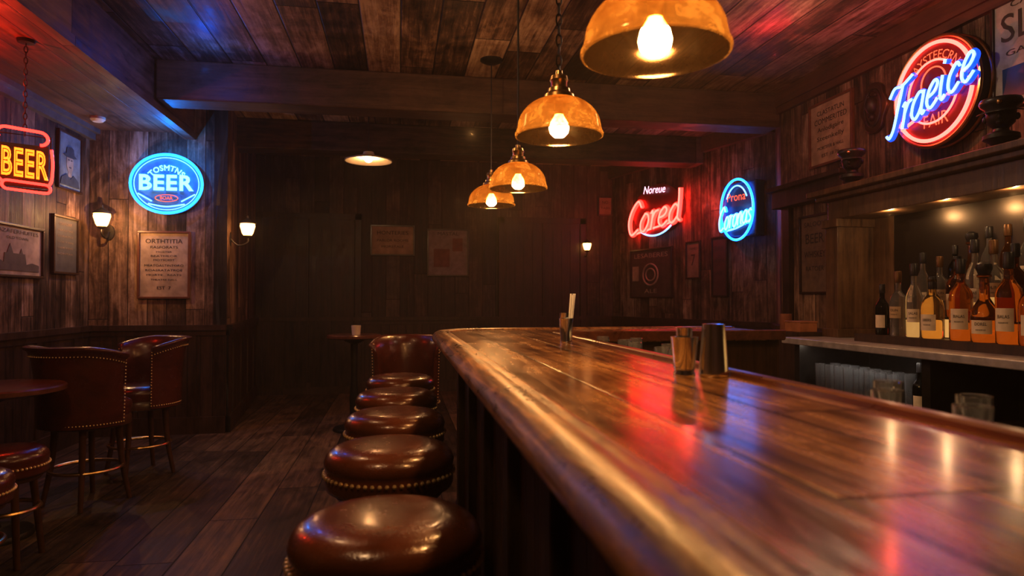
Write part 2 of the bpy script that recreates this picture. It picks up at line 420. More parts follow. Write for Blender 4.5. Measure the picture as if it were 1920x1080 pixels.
obj('trim_21',MB().box(LW,LW+.05,-2.5,6.77,2.76,2.86).box(LW,LW+.09,-2.5,6.77,2.82,2.86),simple('grey_painted_crown',(.12,.12,.12),rough=.35),smooth=False,kind='structure')
obj('trim_22',MB().box(-2.03,-1.93,-2.5,6.77,2.80,2.86),m_beamy,smooth=False,kind='structure')
obj('trim_23',MB().box(-1.93,3.5,5.7,5.98,2.88,H),m_beam,smooth=False,kind='structure',bevel=.012)
obj('trim_24',MB().box(-1.75,3.55,7.4,7.7,2.88,H),m_beam,smooth=False,kind='structure',bevel=.012)
obj('trim_25',MB().box(3.44,3.5,-2.5,5.7,3.06,H).box(3.46,3.5,-2.5,5.7,3.0,3.06),m_crown,smooth=False,kind='structure')
dd=Vector((.82,-2.9))
obj('trim_26',MB().box(0,dd.length,-.07,0,3.02,H),m_crown,loc=(3.05,9.3,0),rz=PHR,smooth=False,kind='structure')
def door(name,cx,w,z1):
    mb=MB().box(cx-w/2-.08,cx-w/2,9.25,9.3,0,z1+.08).box(cx+w/2,cx+w/2+.08,9.25,9.3,0,z1+.08).box(cx-w/2-.08,cx+w/2+.08,9.25,9.3,z1,z1+.08)
    for k in range(2):
        a=cx-w/2+k*w/2; b=a+w/2-.01
        mb.box(a,b,9.262,9.28,0.01,z1)
        n=4
        for q in range(n):
            mb.box(a+.02+(b-a-.04)*q/n+.006,a+.02+(b-a-.04)*(q+1)/n-.006,9.255,9.262,.1,z1-.1)
    obj(name,mb,m_dark,smooth=False,kind='structure')
door('door_1',-1.2,1.2,2.35)
door('door_2',2.0,1.1,2.35)

# ---------------------------------------------------------------- bar
BX0,BX1,BY0,BYE,BYI,BXE=.172,.83,-1.0,4.15,3.47,2.15
def outer_path(i,R_=.38,seg=10):
    x=BX0+i;y=BYE-i;r=max(R_-i,.05)
    pts=[(x,BY0)]
    for k in range(9): pts.append((x,BY0+(y-r-BY0)*(k+1)/10))
    for k in range(seg+1):
        a=math.pi-math.pi/2*k/seg
        pts.append((x+r+r*math.cos(a),y-r+r*math.sin(a)))
    pts.append((BXE,y)); return pts
def outline(i,j): 
    return outer_path(i)+[(BXE,BYI+j),(BX1-j,BYI+j),(BX1-j,BY0)]
bar=thing('bar_counter','long varnished plank-top wooden bar with rounded arm rail','bar counter',(0,0,0))
obj('bar_top',MB().prism(outline(.05,0),1.045,1.09),m_bar,bar,smooth=False,label='glossy worn orange-brown plank bar top')
obj('bar_body',MB().prism(outline(.17,.06),0,1.045),m_barfront,bar,smooth=False,label='dark vertical panelled bar front')
prof=[(-.058,1.087),(-.054,1.094),(-.044,1.098),(-.03,1.095),(-.024,1.096),(-.01,1.101),(.01,1.099),(.03,1.088),(.043,1.070),(.045,1.055),(.036,1.040),(.022,1.034),(.016,1.026),(.010,1.012),(-.005,1.006),(-.055,1.006)]
obj('arm_rail',MB().sweep(outer_path(.05),prof,1),m_rail,bar,label='rounded worn wooden arm rail',ang=50)
obj('inner_lip',MB().sweep([(BX1,BY0),(BX1,BYI),(BXE,BYI)],[(-.008,1.05),(-.008,1.1),(-.002,1.104),(.022,1.104),(.028,1.1),(.028,1.05)],1),m_redwood,bar,label='reddish raised edge strip',smooth=False)
obj('drip_edge',MB().box(BX1+.008,BX1+.05,BY0,BYI-.01,1.06,1.085),m_steel,bar,label='thin steel drip edge')
mb=MB().sweep(outer_path(.14),[(.0,.98),(.015,.98),(.03,1.01),(.0,1.03)],1)
mb.sweep(outer_path(.155),[(0,0),(.02,0),(.02,.12),(0,.15)],1)
obj('bar_moulding',mb,m_dark,bar,smooth=False)
for k in range(9):
    y=-.8+k*.55
    obj('pilaster',MB().box(.307,.35,y-.045,y+.045,.12,.99).box(.317,.35,y-.03,y+.03,.2,.9),m_dark,bar,smooth=False,bevel=.006)
us=thing('underbar_shelf','dark steel under-bar shelf behind the counter','shelf',(0,0,0))
obj('shelf_top',MB().box(.79,1.22,-.6,3.3,.93,.955),m_counter,us,smooth=False)
obj('shelf_body',MB().box(.79,1.18,-.6,3.3,0,.93),m_iron,us,smooth=False)

# ---------------------------------------------------------------- stools
def nail_ring(R_,z,n=64,r=.0048,a0=0,a1=2*math.pi):
    mb=MB()
    for i in range(n):
        a=a0+(a1-a0)*i/(n if abs(a1-a0-2*math.pi)<1e-6 else n-1)
        mb.sphere((R_*math.cos(a),R_*math.sin(a),z),r,6,4)
    return mb
def make_stool(label,loc,z=.832,R_=.2,mat=m_leather,group='round leather bar stools'):
    s=thing('bar_stool',label,'stool',loc,group=group)
    pr=[(0,z-.002),(.35*R_,z-.002),(.6*R_,z-.003),(.78*R_,z-.008),(.9*R_,z-.019),(.97*R_,z-.035),(R_,z-.052),(.99*R_,z-.066),(.972*R_,z-.074),(.985*R_,z-.081),(.988*R_,z-.122),(.96*R_,z-.134),(0,z-.134)]
    obj('seat',MB().lathe(pr,56),mat,s,ang=70)
    obj('nailhead_trim',nail_ring(R_*.995,z-.088,60,.007),m_nail,s,kind='stuff',label='row of small brass nailheads')
    obj('seat_base',MB().lathe([(0,z-.162),(.8*R_,z-.162),(.86*R_,z-.147),(.86*R_,z-.134),(0,z-.134)],40),m_legs,s)
    for k in range(4):
        a=math.pi/4+k*math.pi/2
        r0=R_*.62;r1=R_*.88
        pts=[(r0*math.cos(a),r0*math.sin(a),z-.15),((r0+.01)*math.cos(a),(r0+.01)*math.sin(a),z*.6),(r1*math.cos(a),r1*math.sin(a),0)]
        obj('leg',MB().tube(catmull(pts,5),.018,10,rads=[.02-.006*i/10 for i in range(11)]),m_legs,s)
    obj('foot_ring',MB().ring((0,0,.26),R_*.78,R_*.78,.011,40,'xy'),m_brass,s)
    return s
G='round leather bar stools along the bar'
st=make_stool('round oxblood leather bar stool with brass nailheads beside the bar',(-.026,1.43,0),group=G)
for i,(x,y) in enumerate([(-.03,2.13),(-.018,2.74),(-.015,3.36),(.005,4.02)]):
    c=copy_thing(st,(x,y,0),rz=1.3*i+.5)
    if i==3: c['label']='round leather bar stool at the rounded bar corner'
st2=make_stool('low round red leather stool beside the small table',(-1.89,3.62,0),z=.56,R_=.18,mat=m_leather2,group='low stools by the table')
copy_thing(st2,(-1.79,3.12,0),rz=.4)

# ---------------------------------------------------------------- barrel chairs (front = +y local)
def make_chair(label,loc,rz):
    c=thing('barrel_bar_chair',label,'chair',loc,rz,group='red leather barrel chairs')
    zs=.66
    pr=[(0,zs),(.15,zs-.002),(.2,zs-.012),(.235,zs-.035),(.24,zs-.06),(.235,zs-.11),(0,zs-.11)]
    obj('seat',MB().lathe(pr,48,sy=1.05),m_leather2,c,ang=70)
    vs=[];fs=[];nA=36
    A0,A1=R(-90-98),R(-90+98)
    prof=[(.235,.50,0),(.262,.50,0),(.266,.65,0),(.272,.80,.6),(.288,.92,1),(.308,.965,1),(.325,.975,1),(.326,.99,1),(.305,.997,1),(.28,.985,1),(.258,.92,1),(.243,.80,.6),(.235,.65,0)]
    def dr(s): return .055*max(0,(s-.5)/.5)**1.5
    for i in range(nA+1):
        t=i/nA;a=A0+(A1-A0)*t
        s=abs(2*t-1)
        for r,z,k in prof:
            rr=r-(.02*k*max(0,(s-.5)/.5)); vs.append((rr*math.cos(a),rr*1.05*math.sin(a),z-dr(s)*k))
    n=len(prof)
    for i in range(nA):
        for k in range(n):
            l=(k+1)%n; fs.append((i*n+k,i*n+l,(i+1)*n+l,(i+1)*n+k))
    fs.append(tuple(range(n)));fs.append(tuple(nA*n+k for k in range(n-1,-1,-1)))
    obj('backrest',MB().add(vs,fs),m_leather2,c,ang=75)
    mb=nail_ring(.268,.52,52,.0052,A0,A1)
    for a in (A0,A1):
        for k in range(18):
            z=.54+.36*k/17
            mb.sphere(((.268+.012*k/17)*math.cos(a),(.28+.012*k/17)*math.sin(a),z),.005,6,4)
    for i in range(56):
        t=i/55;a=A0+(A1-A0)*t;s=abs(2*t-1)
        rr=.299-.02*max(0,(s-.5)/.5)
        mb.sphere((rr*math.cos(a),rr*1.05*math.sin(a),.935-dr(s)),.0048,6,4)
    obj('nailhead_trim',mb,m_nail,c,kind='stuff',label='rows of brass nailheads')
    obj('seat_frame',MB().lathe([(0,.55),(.235,.55),(.245,.53),(.245,.49),(.22,.48),(0,.48)],40),m_legs,c)
    for k in range(4):
        a=math.pi/4+k*math.pi/2
        pts=[(.17*math.cos(a),.17*math.sin(a),.5),(.19*math.cos(a),.19*math.sin(a),.25),(.235*math.cos(a),.235*math.sin(a),0)]
        obj('leg',MB().tube(catmull(pts,5),.018,10,rads=[.022-.008*i/10 for i in range(11)]),m_legs,c)
    obj('foot_ring',MB().ring((0,0,.22),.2,.2,.011,40,'xy'),m_brass,c)
    return c
ch=make_chair('deep red leather barrel chair turned away beside the table',(-1.94,4.6,0),R(-30))
copy_thing(ch,(-1.88,5.3,0),R(132),label='deep red leather barrel chair with nailheads by the wall')
copy_thing(ch,(.05,4.95,0),R(165),scale=(.9,.9,1.01),label='red leather barrel chair at the far end of the bar')

# ---------------------------------------------------------------- tables
def table(name,label,loc,r,z):
    t=thing(name,label,'table',loc)
    obj('table_top',MB().lathe([(0,z),(r-.01,z),(r,z-.008),(r,z-.03),(r-.02,z-.04),(0,z-.04)],56),m_redwood,t)
    obj('pedestal',MB().lathe([(0,z-.04),(.1,z-.04),(.1,z-.06),(.035,z-.09),(.03,.5),(.045,.3),(.035,.1),(.05,.05)],24),m_iron,t)
    obj('table_base',MB().lathe([(0,.055),(.05,.05),(.19,.03),(.2,.015),(.2,0),(0,0)],32),m_iron,t)
table('round_table','small round dark wooden pub table beside leather chairs',(-2.16,4.0,0),.34,.81)
table('pedestal_table','small dark round table near the back wall',(-.44,6.7,0),.26,.93)
top(obj('votive_cup',MB().lathe([(0,0),(.04,0),(.047,.09),(.042,.09),(.036,.01),(0,.01)],20),m_cream,loc=(-.42,6.66,.93)),'small pale cup standing on the dark pedestal table','cup')

# ---------------------------------------------------------------- pendants
def chain_mb(z0,z1,step=.034):
    mb=MB();z=z0;i=0
    while z<z1:
        pts=[]
        for k in range(10):
            a=2*math.pi*k/10; u=.009*math.cos(a); w=.021*math.sin(a)
            pts.append((u,0,z+w) if i%2 else (0,u,z+w))
        mb.tube(pts,.003,5,True); z+=step;i+=1
    return mb
def pendant(label,x,y,z,D,chain=True,cr=.055):
    p=thing('pendant_lamp',label,'lamp',(x,y,z),group='amber glass pendant lamps over the bar')
    R_=D/2; k=D/.31
    pr=[(R_*1.0,-.006),(R_*1.035,-.004),(R_*1.04,.004),(R_,.014)]
    for i in range(1,9):
        a=R(10+i*8.4); pr.append((R_*math.cos(a)**.85,.012+.125*k*math.sin(a)))
    pr.append((.03*k,.14*k))
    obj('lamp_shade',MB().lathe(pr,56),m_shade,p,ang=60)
    c=[(0,.235*k),(.012*k,.235*k),(.014*k,.22*k),(.03*k,.215*k),(.034*k,.20*k),(.03*k,.192*k),(.03*k,.175*k),(.04*k,.168*k),(.042*k,.155*k),(.055*k,.145*k),(.058*k,.132*k),(.03*k,.128*k),(0,.128*k)]
    obj('lamp_cap',MB().lathe(c,32),m_brass,p,label='turned aged brass cap')
    b=[(0,-.010),(.02,-.006),(.034,.008),(.038,.026),(.033,.047),(.021,.066),(.015,.077),(.0,.077)]
    b=[(r*k*.95,zz*k) for r,zz in b]
    obj('bulb',MB().lathe(b,24),m_bulb,p)
    obj('bulb_socket',MB().lathe([(0,.075*k),(.017*k,.075*k),(.018*k,.13*k),(0,.13*k)],20),m_brass,p)
    zt=H-z
    if chain: obj('chain',chain_mb(.235*k,zt-.03),m_iron,p)
    else: obj('rod',MB().tube([(0,0,.23*k),(0,0,zt-.02)],.005,8),m_iron,p)
    obj('ceiling_canopy',MB().lathe([(0,zt),(cr,zt),(cr,zt-.012),(cr*.6,zt-.03),(0,zt-.035)],28),m_iron,p)
pendant('large mottled amber glass dome pendant on a chain',.53,1.33,1.80,.302)
pendant('mottled amber glass dome pendant with brass cap on chain',.515,2.13,1.818,.28)
pendant('amber glass dome pendant hanging low over the bar',.545,3.07,1.80,.265,False)
pendant('amber glass dome pendant beyond the bar corner',.72,5.28,2.03,.37,False,.09)
p=thing('flat_pendant_lamp','shallow cream enamel pendant lamp near the ceiling','lamp',(-.31,6.72,2.64))
obj('lamp_shade',MB().lathe([(.235,0),(.232,.008),(.15,.035),(.06,.06),(.05,.09),(.0,.095),(.0,.085),(.04,.08),(.05,.05),(.15,.025),(.225,0)],48),m_cream,p,ang=60)
obj('bulb',MB().sphere((0,0,.022),.04,20,10,.8),m_bulbf,p)
obj('rod',MB().tube([(0,0,.09),(0,0,H-2.64)],.007,8),m_iron,p)
obj('ceiling_canopy',MB().lathe([(0,H-2.64),(.05,H-2.64),(.04,H-2.68),(0,H-2.685)],20),m_iron,p)

# ---------------------------------------------------------------- sconces
def sconce(label,loc,rz,arm=.12):
    s=thing('wall_sconce',label,'lamp',loc,rz,group='lantern wall sconces')
    obj('wall_plate',MB().prism_y([(.045*math.cos(a*math.pi/10),-.1+.07*math.sin(a*math.pi/10)) for a in range(20)],-.018,0),m_iron,s)
    pts=[(0,-.015,-.1),(0,-arm*.5,-.16),(0,-arm,-.13),(0,-arm,-.075)]
    obj('bracket_arm',MB().tube(catmull(pts,6),.009,8),m_iron,s)
    obj('lantern_glass',MB().lathe([(0,-.065),(.035,-.065),(.052,-.04),(.072,.03),(.068,.06),(0,.062)],24,(0,-arm,0)),m_sconce,s,label='frosted glowing glass')
    obj('lantern_cap',MB().lathe([(0,.135),(.01,.133),(.012,.11),(.03,.095),(.078,.068),(.085,.055),(0,.055)],24,(0,-arm,0)),m_iron,s)
    obj('lantern_base',MB().lathe([(0,-.09),(.018,-.085),(.04,-.07),(.04,-.062),(0,-.062)],20,(0,-arm,0)),m_iron,s)
    return s
s1=sconce('small iron lantern sconce glowing warm on plank wall',(-2.68,6.77,2.0),0,.17)
copy_thing(s1,(-1.655,6.9,1.965),R(95.9))
copy_thing(s1,(2.62,9.3,2.02),0,scale=.85,label='small lantern sconce glowing on the dark rear wall')

# ---------------------------------------------------------------- posters
def poster(name,label,cat,loc,rz,w,h,lines,paper=m_paper,frame=m_frame,ink=m_black,fw=.02,extra=None):
    p=thing(name,label,cat,loc,rz)
    mb=MB().box(-w/2,w/2,-.03,0,h/2-fw,h/2).box(-w/2,w/2,-.03,0,-h/2,-h/2+fw).box(-w/2,-w/2+fw,-.03,0,-h/2+fw,h/2-fw).box(w/2-fw,w/2,-.03,0,-h/2+fw,h/2-fw)
    obj('frame',mb,frame,p,smooth=False,bevel=.003)
    obj('paper',MB().box(-w/2+fw,w/2-fw,-.014,0,-h/2+fw,h/2-fw),paper,p,smooth=False)
    if lines:
        mb=MB()
        for t,cz,tw,th in lines: add_text(mb,t,0,cz*h,tw*w,th*h,-.0165)
        obj('lettering',mb,ink,p,smooth=False)
    if extra:
        for nm,m,em in extra: obj(nm,m,em,p,smooth=False)
    return p
poster('framed_poster','cream printed notice in dark frame on plank wall','poster',(-2.2,6.77,1.60),0,.465,.64,
 [('ORTHTITIA',.35,.7,.065),('RASFORATS',.26,.52,.038),('MOSTER',.19,.3,.022),('BEATHEOR',.13,.5,.026),('MOTSOEST',.07,.4,.03),('MEATOASTINTORO',-.01,.74,.032),('ROASRATATROE',-.08,.7,.03),('MORTE   REATS',-.15,.66,.026),('THEATRE HALL',-.22,.5,.024),('EST  7',-.34,.26,.045)],frame=m_frameb)
sky=MB()
sky.prism_y([(-.30,-.15),(.30,-.15),(.30,-.10),(.2,-.085),(.12,-.10),(.10,-.02),(.07,-.02),(.05,.02),(.03,-.02),(-.06,-.02),(-.10,.05),(-.14,-.02),(-.17,-.02),(-.18,-.09),(-.24,-.07),(-.30,-.10)],-.018,-.014)
poster('framed_picture','framed faded landscape print with an old building','picture',(LW,5.57,1.64),R(90),.72,.40,[('PAZAFERHUITES',.36,.8,.07),('OLD TOWN',.24,.4,.05)],extra=[('illustration',sky,simple('faded_dark_ink',(.11,.08,.06),rough=.7))])
poster('framed_notice','small dark framed notice hanging on plank wall','poster',(LW,6.3,1.74),R(90),.44,.5,[('ORFORE',.36,.5,.05),('MANTRE',.25,.6,.03),('BERATO',.15,.6,.03),('SOLTAN',.05,.6,.03),('HERTOR',-.05,.6,.03),('BONTAR',-.15,.6,.03)],paper=simple('slate_paper',(.07,.065,.06),rough=.7),ink=m_paperd)
m_navy=simple('navy_ink',(.04,.055,.075),rough=.7,var=.4)
por=MB().prism_y([(.062*math.cos(a*math.pi/12),.0+.088*math.sin(a*math.pi/12)*(1 if a<12 else 1.1)) for a in range(24)],-.018,-.014)
por.prism_y([(-.03,-.13),(.03,-.13),(.028,-.06),(-.028,-.06)],-.0175,-.014)
por2=MB().prism_y([(-.12,.05),(-.06,.038),(.06,.038),(.12,.05),(.07,.07),(.06,.12),(.02,.135),(-.03,.13),(-.06,.12),(-.07,.07)],-.021,-.018)
por2.prism_y([(-.17,-.21),(.17,-.21),(.15,-.15),(.06,-.11),(0,-.15),(-.06,-.11),(-.15,-.15)],-.021,-.018)
por2.prism_y([(-.034,.02),(-.014,.02),(-.014,.012),(-.034,.012)],-.021,-.018).prism_y([(.034,.02),(.014,.02),(.014,.012),(.034,.012)],-.021,-.018).prism_y([(-.02,-.045),(.02,-.045),(.012,-.052),(-.012,-.052)],-.021,-.018)
poster('portrait_poster','faded blue poster of a face wearing a hat','poster',(LW,6.36,2.47),R(90),.42,.5,[],paper=m_paperb,frame=m_frame,fw=.015,extra=[('portrait_face',por,m_paperc),('portrait_hat_and_collar',por2,m_navy)])
poster('certificate_poster','aged certificate in a brown frame on plank wall','poster',(3.5,4.95,2.66),R(-90),.56,.54,
 [('CLASTATUN',.33,.62,.075),('COMMERITED',.2,.74,.085),('Anlodigaire',.06,.6,.09),('Steenkelly',-.08,.62,.09),('MORTIFER & HALL',-.22,.6,.05),('EST 18 76',-.34,.4,.05)],frame=m_frameb,paper=simple('sepia_paper',(.40,.29,.18),rough=.8,var=.35,scale=6))
poster('slogan_poster','aged poster with bold black letters in dark frame','poster',(3.5,3.12,2.72),R(-90),.62,.68,
 [('CALL JOY',.38,.6,.07),('SLOE',.2,.8,.24),('GARRETTS',-.02,.7,.05)],paper=simple('grey_stained_paper',(.34,.31,.26),rough=.8,var=.35,scale=7),extra=[('illustration',MB().box(-.24,.24,-.018,-.014,-.28,-.1),m_panelb)])
poster('menu_poster','dim brown poster inside the dark doorway frame','poster',(3.5,5.17,1.66),R(-90),.42,.68,
 [('SALOON',.38,.7,.06),('BEER',.2,.6,.12),('WHISKEY',.0,.7,.08),('RATOER',-.18,.6,.06)],paper=simple('dim_umber_paper',(.18,.12,.075),rough=.8))
def farwall(t,z): return (3.87-.82*t,6.4+2.9*t,z)
poster('dark_poster','dark framed sign with round emblem on red-lit wall','poster',farwall(.70,1.62),PHR,.9,.66,[('LESABERES',.36,.8,.09),('ALE',-.36,.3,.08)],paper=simple('umber_paper',(.09,.05,.035),rough=.8),ink=m_paper,
  extra=[('emblem',MB().ring((0,-.016,-.02),.16,.14,.012,32).ring((0,-.016,-.02),.1,.08,.01,32),m_paper),('side_note',MB().box(-.4,-.26,-.018,-.014,-.1,.1),m_paper)])
poster('small_plaque','small dark framed plaque on red-lit wall','plaque',farwall(.42,1.75),PHR,.26,.46,[('ORMEO',.3,.6,.06),('7',0,.3,.3)],paper=m_paperd)
poster('narrow_poster','narrow dark poster on red-lit wall','poster',farwall(.27,1.65),PHR,.26,.7,[('BAR',.3,.6,.08),('RESTO',.1,.6,.05),('LATES',-.1,.6,.05)],paper=simple('dark_paper',(.08,.03,.02),rough=.7))
m_pb=simple('faded_tan_paper',(.36,.25,.16),rough=.8,var=.3,scale=6)
poster('brown_poster','faded brown notice on dark rear wall','poster',(-.1,9.3,2.08),0,.6,.42,[('HONTERIES',.25,.7,.12),('PARLOR ROOMS',0,.7,.08),('MORSTALE',-.2,.5,.07)],paper=m_pb)
poster('collage_poster','dim collage poster on dark rear wall','poster',(.66,9.3,1.92),0,.58,.66,[('MASTAL',.4,.5,.07)],paper=simple('grey_brown_paper',(.26,.21,.18),rough=.8),
  extra=[('illustration',MB().box(-.2,.02,-.018,-.014,-.2,.05).box(.06,.2,-.018,-.014,.02,.2),simple('faded_rust_ink',(.2,.08,.055),rough=.7))])
poster('small_framed_card','small pale card in a frame on dark wall','picture',(2.93,9.3,2.62),0,.22,.28,[('NO',.2,.4,.15),('TABS',-.1,.6,.12)],paper=m_pb)
cp=thing('carved_plaque','dark carved oval wooden plaque on plank wall','plaque',(3.5,4.43,2.70),R(-90))
ov=[(.13*math.cos(a*math.pi/14)*(1+.12*math.cos(a*math.pi/14*6)),.19*math.sin(a*math.pi/14)) for a in range(28)]
obj('plaque_board',MB().prism_y(ov,-.03,0),m_frame,cp,bevel=.006)
mb=MB().ring((0,-.03,0),.085,.135,.012,28)
mb.sphere((0,-.035,.02),.05,14,8,1.4).sphere((0,-.035,-.07),.028,12,8).sphere((-.035,-.035,.09),.014).sphere((.035,-.035,.09),.014)
obj('carving',mb,m_iron,cp,label='raised dark relief carving')

# ---------------------------------------------------------------- neon signs
def disc(r,sx,sz,y0,y1,n=56): return MB().prism_y([(r*sx*math.cos(2*math.pi*i/n),r*sz*math.sin(2*math.pi*i/n)) for i in range(n)],y0,y1)
s=thing('round_neon_sign','round cyan neon beer sign glowing on plank wall','neon sign',(-2.165,6.77,2.36))
obj('backing_panel',disc(.32,1,.9,-.05,-.03),simple('mid_blue_sign_panel',(.05,.2,.36),rough=.5),s,smooth=False)
obj('wall_mount',MB().box(-.2,.2,-.03,0,-.03,.03).box(-.03,.03,-.03,0,-.2,.2),m_iron,s,smooth=False)
obj('neon_ring',MB().ring((0,-.075,0),.315,.275,.013,64),n_cyan,s,label='bright cyan neon ring')
obj('neon_inner_ring',MB().ring((0,-.07,0),.285,.245,.0035,64),n_cyanw,s)
mb=MB();add_text(mb,'BEER',0,.01,.48,.15,-.075,outline=.034);add_text(mb,'BEER',0,.01,.46,.135,-.072)
obj('neon_lettering',mb,n_cyanw,s,label='outlined neon word beer')
mb=MB();add_text(mb,'TOSMTNS',0,-.04,.34,.055,-.075,arc=.19);add_text(mb,'TOSMTNS',0,-.04,.34,.055,-.075,arc=.19,outline=.03)
obj('neon_arched_lettering',mb,n_cyanw,s)
mb=MB().ring((0,-.07,-.135),.10,.032,.0035,32); add_text(mb,'BOAR',0,-.135,.11,.032,-.075)
obj('neon_badge',mb,n_orange,s,label='small orange oval badge')
mb=MB().tube(catmull([(-.16,-.07,-.19),(0,-.07,-.215),(.16,-.07,-.19)]),.006,6)
for sgn in (-1,1): mb.tube([(sgn*.13,-.07,-.165),(sgn*.19,-.07,-.13),(sgn*.25,-.07,-.095)],.006,6)
obj('neon_flourish',mb,n_cyanw,s)
s=thing('hanging_neon_sign','red and amber neon beer sign hanging on a chain','neon sign',(-2.255,4.48,2.12),R(30))
mb=MB().box(-.12,.12,.0,.02,-.16,.1)
mb.tube([(-.135,.02,-.17),(-.135,.02,.16),(.135,.02,.16),(.135,.02,-.17),(-.135,.02,-.17)],.007,6)
obj('sign_frame',mb,m_iron,s,smooth=False)
mb=MB()
def capsule(cx,cz,w,h,y=-.02,n=10,tilt=-.06):
    pts=[]
    for i in range(n+1):
        a=-math.pi/2+math.pi*i/n; x=cx+w/2-h/2+h/2*math.cos(a); pts.append((x,y,cz+h/2*math.sin(a)+x*tilt))
    for i in range(n+1):
        a=math.pi/2+math.pi*i/n; x=cx-w/2+h/2+h/2*math.cos(a); pts.append((x,y,cz+h/2*math.sin(a)+x*tilt))
    return pts
pts=capsule(-.01,.145,.25,.08); mb.tube(pts[:-3],.0095,8)
mb.tube(capsule(.01,-.16,.24,.052),.0085,8,True)
mb.tube(catmull([(-.133,-.02,.09),(-.140,-.02,0),(-.133,-.02,-.10),(-.11,-.02,-.135)]),.0085,8)
mb.tube(catmull([(.133,-.02,.08),(.140,-.02,-.01),(.135,-.02,-.11),(.12,-.02,-.145)]),.0085,8)
obj('neon_red_tubing',mb,n_red,s,label='red neon border tubes')
mb=MB(); add_text(mb,'BEER',.002,-.02,.232,.175,-.03,outline=.034,rise=-.06)
obj('neon_lettering',mb,n_yel,s,label='amber outlined neon letters')
obj('hanging_chain',chain_mb(.17,2.86-2.12-.01),m_iron,s)
obj('ceiling_hook',MB().lathe([(0,.74),(.05,.74),(.045,.72),(0,.715)],16),m_iron,s)
s=thing('round_script_neon_sign','large round red neon sign with blue script lettering','neon sign',(3.5,3.76,2.61),R(-90))
obj('sign_case',disc(.345,1,1,-.11,0),m_iron,s)
mb=MB().ring((0,-.11,0),.345,.345,.014,64).ring((0,-.03,0),.347,.347,.01,64)
obj('brass_rim',mb,m_brass,s)
obj('face_panel',disc(.33,1,1,-.115,-.11),m_panelr,s,smooth=False)
mb=MB().ring((0,-.13,0),.31,.31,.012,64,a0=R(20),a1=R(350)).ring((0,-.13,0),.2,.2,.007,56,a0=R(10),a1=R(340))
obj('neon_ring',mb,n_redw,s,label='red and pink neon rings')
mb=MB();add_text(mb,'HAYSTEECRN',0,0,.46,.055,-.12,arc=.235);add_text(mb,'FAIR',.02,-.18,.2,.08,-.122)
mb.ring((0,-.12,.06),.1,.1,.005,40)
obj('ring_lettering',mb,n_orange,s,label='red arched lettering')
mb=MB();script(mb,'Traeice',0,.03,.72,.31,-.15,.020,rise=.30)
obj('neon_script_outline',mb,n_blue,s,label='blue neon script')
mb=MB();script(mb,'Traeice',0,.03,.72,.31,-.167,.010,rise=.30)
obj('neon_script_core',mb,n_bluew,s)
obj('neon_underline',MB().tube(catmull([(-.25,-.14,-.19),(-.05,-.14,-.12),(.3,-.14,.0)]),.010,8),n_redw,s)
s=thing('script_neon_sign','red script neon sign glowing on the red-lit wall','neon sign',farwall(.635,2.44),PHR)
obj('backing_panel',disc(.48,1.05,.68,-.07,0),m_panelr,s,smooth=False)
mb=MB();script(mb,'Cored',0,-.04,1.06,.42,-.10,.028,rise=.10,slant=.2)
obj('neon_script',mb,n_red,s,label='red neon script')
mb=MB();script(mb,'Cored',0,-.04,1.06,.42,-.12,.014,rise=.10,slant=.2)
obj('neon_script_core',mb,n_redw,s)
mb=MB();add_text(mb,'Noreue',.0,.26,.46,.10,-.10,rise=-.08,shear=.3)
obj('neon_small_word',mb,emis('neon_pink_white',(3,1.6,2.2)),s,label='small pinkish white neon word')
mb=MB().ring((0,-.10,0),.47,.34,.011,40,a0=R(-128),a1=R(-45))
obj('neon_arc',mb,n_bluew,s,label='pale blue neon arc')
obj('neon_underline',MB().tube(catmull([(-.42,-.10,-.29),(-.1,-.10,-.25),(.45,-.10,-.19)]),.013,8),n_redw,s)
s=thing('boxed_neon_sign','cyan neon sign with orange word in a dark box','neon sign',farwall(.13,2.25),PHR)
obj('sign_case',MB().box(-.25,.25,-.13,0,-.3,.3),m_panelb,s,smooth=False,bevel=.02)
mb=MB().ring((0,-.16,0),.24,.33,.013,56)
obj('neon_ring',mb,n_cyan,s,label='cyan neon oval')
mb=MB();script(mb,'Coronas',0,-.06,.48,.25,-.17,.016,rise=.15)
obj('neon_script',mb,n_cyan,s)
mb=MB();script(mb,'Coronas',0,-.06,.48,.25,-.184,.009,rise=.15)
obj('neon_script_core',mb,n_bluew,s)
mb=MB();add_text(mb,'Prona',0,.14,.27,.09,-.165)
obj('neon_small_word',mb,n_orange,s,label='orange neon word')
obj('neon_underline',MB().tube(catmull([(-.15,-.16,-.22),(0,-.16,-.2),(.16,-.16,-.15)]),.01,8),n_cyanw,s)
obj('neon_arc',MB().ring((0,-.16,.0),.17,.26,.007,30,a0=R(30),a1=R(150)),n_cyanw,s)

# ---------------------------------------------------------------- back bar
bc=thing('back_counter','steel-topped back bar counter with open glass shelves','counter')
obj('countertop',MB().box(2.76,3.44,.6,4.5,.955,1.0),m_counter,bc,smooth=False,bevel=.006,label='worn grey metal worktop')
mb=MB().box(3.4,3.44,.6,4.5,0,.955)
for y in (.6,1.5,2.4,3.2,4.4): mb.box(2.84,3.42,y,y+.06,0,.955)
mb.box(2.84,3.42,.6,4.46,0,.12)
obj('cabinet_body',mb,m_iron,bc,smooth=False)
obj('shelf',MB().box(2.84,3.42,.66,4.4,.58,.605),m_dark,bc,smooth=False)
obj('shelf',MB().box(2.84,3.42,.66,4.4,.30,.325),m_dark,bc,smooth=False)
obj('added_glow_strip',MB().box(2.87,2.89,3.3,4.38,.947,.955),emis('added_shelf_glow',(18,16,14)),bc,smooth=False,label='added glowing strip under the worktop to brighten the glasses')  # glow added to brighten the glasses on the shelf, not a bar fixture
G2='carved wooden pieces of the back bar'
